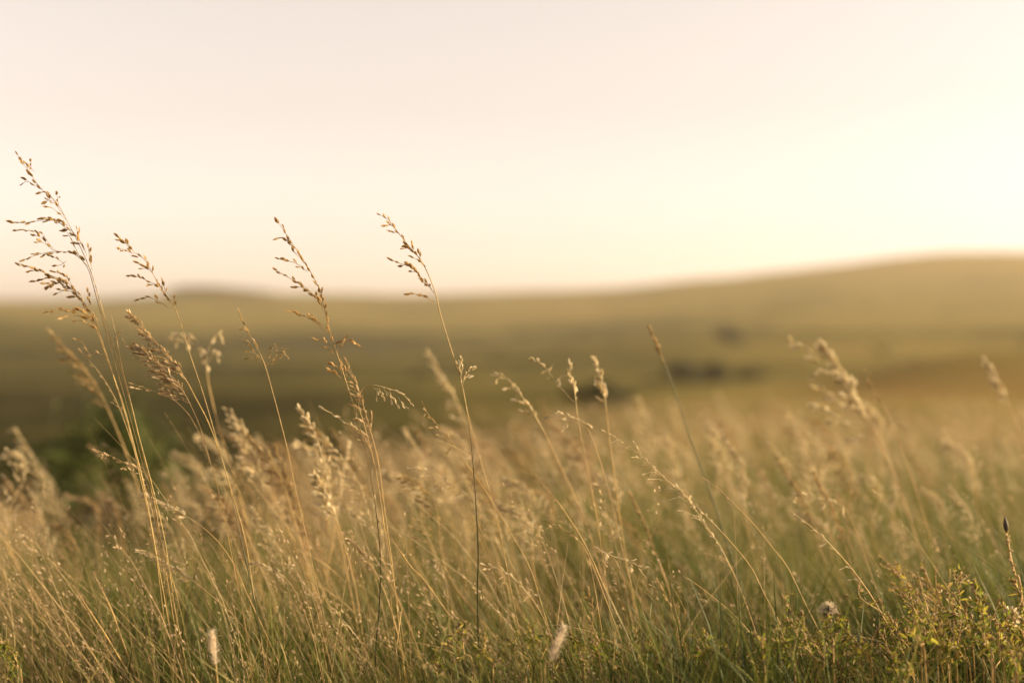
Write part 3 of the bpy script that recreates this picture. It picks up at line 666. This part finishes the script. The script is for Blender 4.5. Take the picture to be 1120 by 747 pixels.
# --- other plants of the foreground
def fuzzy(label, Y, px, r, hair, mat='fluff', n=520, name='foxtail_grass', stemmat='straw'):
    n = int(n * .6)
    pts = [P(x, y, Y) for x, y in px]
    a = pts[-1]; low = Vector((a.x + .02, a.y, 0)); low.z = gz(low.x, low.y) - .01
    base = low.copy(); base.z += .01
    root = empty(name, base); tag(root, label, 'foxtail grass')
    cat = catmull(pts[1:] + [low], 5)
    b = MB(); b.tube(cat, .0012, 6); b.build('stem', M[stemmat], root, base)
    core = catmull(pts[:2], 8)
    b = MB(); b.tube(core, [r * .35 * math.sin(math.pi * (.12 + .8 * i / 8)) for i in range(9)], 7, .2)
    for k in range(n):
        t = rnd.random(); p, T = seg_at(core, t)
        N = rv(); N -= T * N.dot(T); N.normalize()
        d = (N - T * .55 + rv() * .2).normalized()
        w_ = r * math.sin(math.pi * (.12 + .8 * t))
        q = p + N * w_ * .3
        b.tube([q, q + d * hair * (.6 + .6 * rnd.random())], [.00035, .00012], 3, rnd.random())
    b.build('fuzzy_head', M[mat], root, base)
fuzzy('fuzzy white foxtail head standing at the bottom edge below centre', 2.02, [(618, 684), (602, 722), (596, 745)], .0125, .008)
fuzzy('blurred pale foxtail head low at the left under the golden stems', 2.02, [(232, 690), (236, 726), (238, 748)], .010, .008, n=360)

def round_head(label, Y, x, y):
    c = P(x, y, Y); low = Vector((c.x + .03, c.y, 0)); low.z = gz(low.x, low.y) - .01
    base = low + Vector((0, 0, .01)); root = empty('thistle', base); tag(root, label, 'thistle')
    b = MB(); b.tube(catmull([c - Vector((-.004, 0, .006)), c + Vector((.012, 0, -.05)), low], 8), .0012, 6); b.build('stem', M['dark_stem'], root, base)
    b = MB()
    b.tube([c + Vector((0, 0, -.012)), c + Vector((0, 0, -.008)), c, c + Vector((0, 0, .005)), c + Vector((0, 0, .008))], [.003, .007, .008, .005, .001], 9, .2)
    b.build('bud', M['budm'], root, base)
    b = MB()
    for k in range(260):
        d = rv().normalized(); d.z = abs(d.z) * 1.1 - .35; d.normalize()
        b.tube([c + d * .006, c + d * (.0125 + .003 * rnd.random())], [.00035, .0002], 3, rnd.random())
    b.build('fluff', M['fluff'], root, base)
    b = MB()
    for k in range(5):
        a = k * 1.26 + .3; d = Vector((math.cos(a), math.sin(a), -.5 - .3 * rnd.random()))
        b.leaf(c - Vector((0, 0, .01)), d, d.cross(Vector((0, 0, 1))), .026 + .01 * rnd.random(), .007, rnd.random() * .9, .3, .5)
    b.build('bract', M['weed'], root, base, False)
round_head('round thistle seed head with a pale halo of fluff at the lower right', 2.16, 906, 667)

def bud_stem(label, Y, px):
    pts = [P(x, y, Y) for x, y in px]; a = pts[-1]; low = Vector((a.x + .03, a.y, 0)); low.z = gz(low.x, low.y) - .01
    base = low + Vector((0, 0, .01)); root = empty('plantain', base); tag(root, label, 'plantain')
    b = MB(); b.tube(catmull(pts[1:] + [low], 6), .0016, 6)
    for k in range(26):
        p, T = seg_at(catmull(pts[1:4], 6), rnd.random()); b.spindle(p, (T * -1 + rv() * .7), .007, .003, 4, rnd.random())
    b.build('stem', M['straw'], root, base)
    b = MB(); b.spindle(pts[1], pts[0] - pts[1], (pts[0] - pts[1]).length, .0085, 8, .2); b.build('bud', M['budm'], root, base)
bud_stem('stiff stem with a small dark bud at the right edge of the meadow', 2.3, [(1099, 564), (1101, 582), (1104, 602), (1110, 628), (1118, 655)])

def curl_flower(label, Y, x, y):
    c = P(x, y, Y); low = Vector((c.x + .01, c.y, 0)); low.z = gz(low.x, low.y) - .01
    base = low + Vector((0, 0, .01)); root = empty('wildflower', base); tag(root, label, 'wildflower')
    b = MB(); b.tube(catmull([c + Vector((-.006, 0, -.012)), c + Vector((.004, .005, -.06)), low], 8), .0011, 6); b.build('stem', M['dark_stem'], root, base)
    b = MB()
    for k in range(11):
        a = -2.3 + k * .46; p = c + Vector((math.cos(a) * .012, rnd.gauss(0, .002), math.sin(a) * .014))
        d = Vector((math.cos(a), rnd.gauss(0, .5), math.sin(a)))
        b.leaf(p - d * .004, d, d.cross(rv()), .009, .007, rnd.random(), .5, 0)
    ring = [c + Vector((math.cos(-2.3 + k * .33) * .011, 0, math.sin(-2.3 + k * .33) * .013)) for k in range(16)]
    b.tube(ring, .0016, 5, .4)
    b.build('petals', M['pale_head'], root, base, False)
curl_flower('small white flower curled into an open ring at the lower right edge', 2.16, 1105, 675)

def weed(label, Y, px, n_leaf, size, spread, mat='weed', t0=0.0, t1=1.0, group=None, twigs=7):
    pts = [P(x, y, Y + .02 * rnd.gauss(0, 1)) for x, y in px]; a = pts[-1]
    low = Vector((a.x + .01, a.y, 0)); low.z = gz(low.x, low.y) - .01
    base = low + Vector((0, 0, .01)); root = empty('leafy_weed', base); tag(root, label, 'weed', group)
    main = list(reversed(catmull(pts + [low], 6)))
    b = MB(); b.tube(main, [.0014 * (1.2 - .8 * i / (len(main) - 1)) for i in range(len(main))], 5, .4)
    tw = [main[len(main) // 3:]]
    for q in branch_out(main, twigs, spread, 1.0, .15, .05, .3, .98):
        b.tube(q, .0006, 4, .5); tw.append(q)
    b.build('stem', M['straw'], root, base)
    lf = MB()
    for k in range(n_leaf):
        q = rnd.choice(tw); p, T = seg_at(q, rnd.random())
        d = (T + rv() * .9).normalized()
        lf.leaf(p, d, d.cross(rv()), size * (.5 + .9 * rnd.random()), size * (.18 + .16 * rnd.random()), min(1, max(0, t0 + (t1 - t0) * rnd.random())), .35, .2)
    lf.build('leaves', M[mat], root, base, False)
    bd = MB()
    for q in tw:
        for k in range(5):
            p, T = seg_at(q, .6 + .4 * rnd.random()); bd.spindle(p, T + rv() * .6, .006, .0032, 5, rnd.random())
    bd.build('flower_buds', M['head'], root, base)  # these spindles are small closed buds on the twig ends
weed('leafy weed with yellow green sprigs just right of the thistle head', 2.15, [(918, 682), (932, 696), (944, 712), (954, 735)], 90, .014, .06)
weed('sprawling weed with a forked yellow twig in front of the rusty haze of stems', 2.14, [(1036, 700), (1044, 706), (1052, 716), (1062, 740)], 90, .013, .07, t0=.15)
weed('tallest leafy weed at the right, tipped with a yellow rosette', 2.17, [(1072, 658), (1076, 680), (1082, 704), (1088, 738)], 110, .015, .06, t0=.1)
weed('low weed under the ring shaped flower at the right edge', 2.12, [(1110, 690), (1106, 706), (1110, 725), (1112, 745)], 90, .014, .07)
weed('rusty open weed whose fine twigs make a reddish haze at the right', 2.35, [(978, 612), (992, 634), (1006, 656), (1020, 690), (1030, 730)], 120, .008, .13, t0=.6, twigs=22)
weed('second rusty weed with fine twigs nearer the right edge', 2.38, [(1012, 632), (1024, 650), (1036, 676), (1046, 720)], 110, .008, .12, t0=.65, twigs=20)
weed('green weed at the bottom edge left of the thistle head', 2.1, [(852, 694), (858, 706), (864, 722), (870, 744)], 90, .013, .06, t1=.8)
weed('small brownish weed with nodding twigs right of the spiky seed stalks', 2.14, [(790, 712), (796, 720), (800, 732), (804, 748)], 80, .011, .07, t0=.2)
weed('green leafy weed in the bottom left corner', 2.1, [(8, 702), (14, 714), (20, 730), (24, 748)], 100, .013, .06, t1=.7)
weed('low leafy weed right of the fuzzy white foxtail', 2.12, [(676, 712), (680, 722), (684, 736), (688, 750)], 80, .011, .05, t1=.75)
weed('bushy weed at the bottom edge between the arching straw stem and the rusty haze', 2.1, [(984, 706), (990, 718), (996, 732), (1000, 750)], 90, .012, .06, t0=.05)

for k in range(26):
    x = 470 + 660 * (k + rnd.random()) / 26; y = 694 + rnd.gauss(0, 16) - (8 if x > 700 else -4)
    weed('low leafy weed in the green tangle along the bottom edge of the photo', 2.02 + .28 * rnd.random(),
         [(x, y), (x + 4 + rnd.gauss(0, 4), y + 14), (x + 8 + rnd.gauss(0, 5), y + 30), (x + 11, y + 50)], 46, .011 + .004 * rnd.random(), .05, t0=.1 * rnd.random(), t1=.75 + .25 * rnd.random(), group='low weeds along the bottom edge', twigs=6)

for k in range(24):
    x = 850 + 275 * (k + rnd.random()) / 24; y = 708 - 54 * ((x - 850) / 275) ** .7 + rnd.gauss(0, 24)
    weed('yellow green sprig of the leafy thicket in the lower right corner', 2.08 + .28 * rnd.random(),
         [(x, y), (x + rnd.gauss(4, 8), y + 18), (x + rnd.gauss(8, 10), y + 42), (x + 12, y + 75)], 38, .010 + .005 * rnd.random(), .06, t0=.25 * rnd.random(), t1=.8 + .2 * rnd.random(), group='sprigs of the lower right thicket', twigs=8)

# ------------------------------------------------------------------ blurred stalks behind, copies of a few kinds
protos = []
for k in range(9):
    hgt = .66; ln = .09 + .025 * (k % 4)
    pts = [Vector((0, 0, 0)), Vector((-.02, .0, hgt * .3)), Vector((-.08 - .01 * k, .01, hgt * .6)), Vector((-.10 - ln * .35, .015, hgt * .82)), Vector((-.08 - ln, .02, hgt * (.97 - .012 * k)))]
    pl = catmull(pts, 6); cut = 15 - (k % 3)
    s_ = MB(); s_.tube(pl[:cut + 1], .0011, 5, .5)
    so_ = s_.build('stem', M['straw'] if k % 3 else M['gold'])
    h_ = MB(); ra = pl[cut:]; h_.tube(ra, .0007, 4, .5)
    if k % 3 == 0: brs = branch_out(ra, 34, .055, .8, .8)
    elif k % 3 == 1: brs = branch_out(ra, 46, .026, .6, .6)
    else: brs = branch_out(ra, 22, .07, .9, 1.1)
    for q in brs:
        h_.tube(q, .0004, 3, .5)
        for foot, p, d, L in seeds_on(q, .010 if k % 3 else .009, .0098, .3): h_.spikelet(p, d, L, L * .45, rnd.random())
    for foot, p, d, L in seeds_on(ra, .010, .0085, .1): h_.spikelet(p, d, L, L * .45, rnd.random())
    ho_ = h_.build('seed_head', M[('pale_head', 'head', 'pale_head', 'pink_head')[k % 4]])
    protos.append((so_.data, ho_.data))
    bpy.data.objects.remove(so_); bpy.data.objects.remove(ho_)
def soft(n, y0, y1, x0, x1, s0, s1, label, group):
    for k in range(n):
        Y = y0 * (y1 / y0) ** rnd.random(); xp = x0 + (x1 - x0) * rnd.random()
        if 110 < xp < 300 and rnd.random() < .7: xp += 190 if rnd.random() < .5 else -200
        X = Y * (xp - 560) / F
        e = empty('grass_stalk', (X, Y, gz(X, Y) - .01)); tag(e, label, 'grass stalk', group)
        s = s0 + (s1 - s0) * rnd.random()
        e.scale = (s, s, s); e.rotation_euler = (rnd.gauss(0, .06), rnd.gauss(0, .08), rnd.gauss(0, .45))
        a, b = rnd.choice(protos)
        for nm, d in (('stem', a), ('seed_head', b)):
            o = bpy.data.objects.new(nm, d); col.objects.link(o); o.parent = e
soft(58, 2.45, 4.2, -20, 330, .72, 1.02, 'soft blurred dry stalk leaning left in the drift behind the tall bunch', 'blurred stalks behind the tall bunch')
soft(60, 2.45, 4.6, 300, 680, .72, 1.05, 'soft blurred dry stalk leaning left in the drift behind the centre stems', 'blurred stalks behind the centre stems')
soft(124, 2.7, 8.5, 560, 1210, .68, 1.0, 'soft blurred dry stalk leaning left in the meadow behind the pale plume', 'blurred stalks behind the pale plume')

# ------------------------------------------------------------------ bushes and trees
def leafy(name, label, cat, c, rx, ry, rz, n, ls, mat, trunk, group=None, clumps=14):
    base = Vector((c[0], c[1], gz(c[0], c[1])))
    root = empty(name, base); tag(root, label, cat, group)
    b = MB(); cen = base + Vector((0, 0, trunk + rz * .8))
    cl = []
    for k in range(clumps):
        d = rv().normalized(); d = Vector((d.x * rx, d.y * ry, d.z * rz)) * (.45 + .45 * rnd.random())
        q = cen + d; q.z = max(q.z, base.z + trunk * .6 + .05 * rz); cl.append(q)
    top = base + Vector((rx * .05, 0, trunk + rz * .3))
    tr = rz * (.07 if trunk > 0.3 else .03)
    b.tube([base - Vector((0, 0, .05)), base.lerp(top, .5) + Vector((rx * .03, 0, 0)), top], [tr * 1.3, tr, tr * .7], 7, .5)
    for q in cl: b.tube([top - Vector((0, 0, rz * .2)), top.lerp(q, .55) + Vector((0, 0, rz * .06)), q], [tr * .55, tr * .35, tr * .15], 5, .5)
    b.build('trunk' if cat == 'tree' else 'stems', M['bark'], root, base)
    f = MB()
    for k in range(n):
        q = rnd.choice(cl); rr = .42 * (.5 + .5 * rnd.random())
        o = rv(); p = q + Vector((o.x * rx, o.y * ry, o.z * rz)) * rr * .55
        if p.z < base.z + .03: continue
        d = rv().normalized(); f.leaf(p, d, d.cross(rv()), ls * (.6 + .8 * rnd.random()), ls * .5, rnd.random(), .3, .2)
    f.build('crown' if cat == 'tree' else 'foliage', M[mat], root, base, False)
def at(x, Y): return (Y * (x - 560) / F, Y)
leafy('shrub', 'dark green blurred shrub behind the tall bunch at the left', 'shrub', at(100, 6.6), .42, .34, .46, 4600, .038, 'shrub', .12)
leafy('shrub', 'second dark shrub overlapping the left shrub, a little lower and nearer the centre', 'shrub', at(190, 7.0), .44, .34, .42, 4400, .04, 'shrub', .1)
leafy('shrub', 'dark round bush behind the yellowish spike', 'shrub', at(645, 50), .95, .8, .72, 1200, .13, 'treeleaf', .12)
leafy('shrub', 'smaller bush touching the right side of the dark round bush', 'shrub', at(676, 52), .7, .6, .50, 700, .12, 'treeleaf', .1)
leafy('tree', 'larger left tree of the dark clump in the valley', 'tree', at(748, 205), 2.6, 2.0, 1.6, 1900, .5, 'treeleaf', .6)
leafy('tree', 'middle tree of the dark clump in the valley, slightly lower', 'tree', at(782, 210), 2.5, 1.8, 1.35, 1700, .5, 'treeleaf', .5)
leafy('tree', 'faint low tree at the right end of the dark clump', 'tree', at(820, 216), 2.6, 1.6, .9, 800, .45, 'treeleaf', .3)
leafy('shrub', 'low scrub filling the foot of the dark valley clump between its trees', 'shrub', at(766, 207), 3.6, 1.4, .5, 800, .4, 'treeleaf', .1)
leafy('shrub', 'low scrub trailing left from the dark valley clump', 'shrub', at(716, 212), 2.6, 1.4, .4, 400, .4, 'treeleaf', .1)
leafy('tree', 'lone round tree far up the valley above the dark clump', 'tree', at(795, 400), 3.6, 2.8, 2.4, 1700, .7, 'treeleaf', 1.0)
leafy('shrub', 'low scrub at the foot of the lone round tree', 'shrub', at(808, 402), 3.4, 2.0, .8, 400, .6, 'treeleaf', .2)

# far wood on the left part of the ridge: reads as one dark mass
n = 5200
xw = rng.uniform(180, 300, n); Yw = rng.uniform(1440, 1500, n)
Xw = Yw * (xw - 560) / F; Zw = ground(Xw, Yw)
hh = 8.0 * np.clip((xw - 180) / 14, .05, 1) * np.clip((300 - xw) / 70, .05, 1) ** .7
C = np.stack([Xw, Yw, Zw + hh * rng.random(n) ** .7], -1)
D = rng.normal(size=(n, 3)); D /= np.linalg.norm(D, axis=1, keepdims=True)
Sd = np.cross(D, rng.normal(size=(n, 3))); Sd /= np.linalg.norm(Sd, axis=1, keepdims=True)
Vw = np.stack([C - D * 1.3, C + Sd * .9, C + D * 1.3, C - Sd * .9], 1).reshape(-1, 3)
tag(mesh_np('woods', Vw, np.arange(n * 4).reshape(-1, 4), M['treeleaf'], np.repeat(rng.random(n), 4)), 'dark wooded hump on the ridge line at the left', 'woods', kind='stuff')

# low scrub dotted over the far slopes
nb = 150
Yb = np.exp(rng.uniform(np.log(230), np.log(1350), nb)); xb = rng.uniform(-300, 1420, nb)
Rb = (.8 + 2.4 * rng.random(nb) ** 2) * (Yb / 420) ** .35; k = 26
Cb = np.repeat(np.stack([Yb * (xb - 560) / F, Yb, ground(Yb * (xb - 560) / F, Yb)], -1), k, 0); Rk = np.repeat(Rb, k)[:, None]
C = Cb + rng.normal(size=(nb * k, 3)) * Rk * np.array([.6, .5, .22]) + np.array([0, 0, .4]) * Rk
D = rng.normal(size=C.shape); D /= np.linalg.norm(D, axis=1, keepdims=True)
Sd = np.cross(D, rng.normal(size=C.shape)); Sd /= np.linalg.norm(Sd, axis=1, keepdims=True)
Vw = np.stack([C - D * Rk * .3, C + Sd * Rk * .2, C + D * Rk * .3, C - Sd * Rk * .2], 1).reshape(-1, 3)
tag(mesh_np('undergrowth', Vw, np.arange(len(Vw)).reshape(-1, 4), M['treeleaf'], np.repeat(rng.random(len(C)), 4)), 'low scrub dotted thinly over the far slopes', 'scrub', kind='stuff')

# ------------------------------------------------------------------ evening haze
zlo, zhi = float(Zg.min()) - 1.0, float(Zg.max()) + 16
bx = 3920; y0, y1 = -14, 2620
vb = [(x, y, z) for z in (zlo, zhi) for y in (y0, y1) for x in (-bx, bx)]
fb = [(0, 2, 3, 1), (4, 5, 7, 6), (0, 1, 5, 4), (2, 6, 7, 3), (0, 4, 6, 2), (1, 3, 7, 5)]
hm = bpy.data.materials.new('haze'); hm.use_nodes = True
n_ = hm.node_tree.nodes; n_.clear()
pv = n_.new('ShaderNodeVolumePrincipled'); ou = n_.new('ShaderNodeOutputMaterial')
pv.inputs['Color'].default_value = (1, .86, .64, 1); pv.inputs['Density'].default_value = .00019; pv.inputs['Anisotropy'].default_value = .4
hm.node_tree.links.new(pv.outputs[0], ou.inputs['Volume'])
tag(mesh_np('haze', vb, fb, hm), 'warm evening haze over the valley', 'haze', kind='stuff')
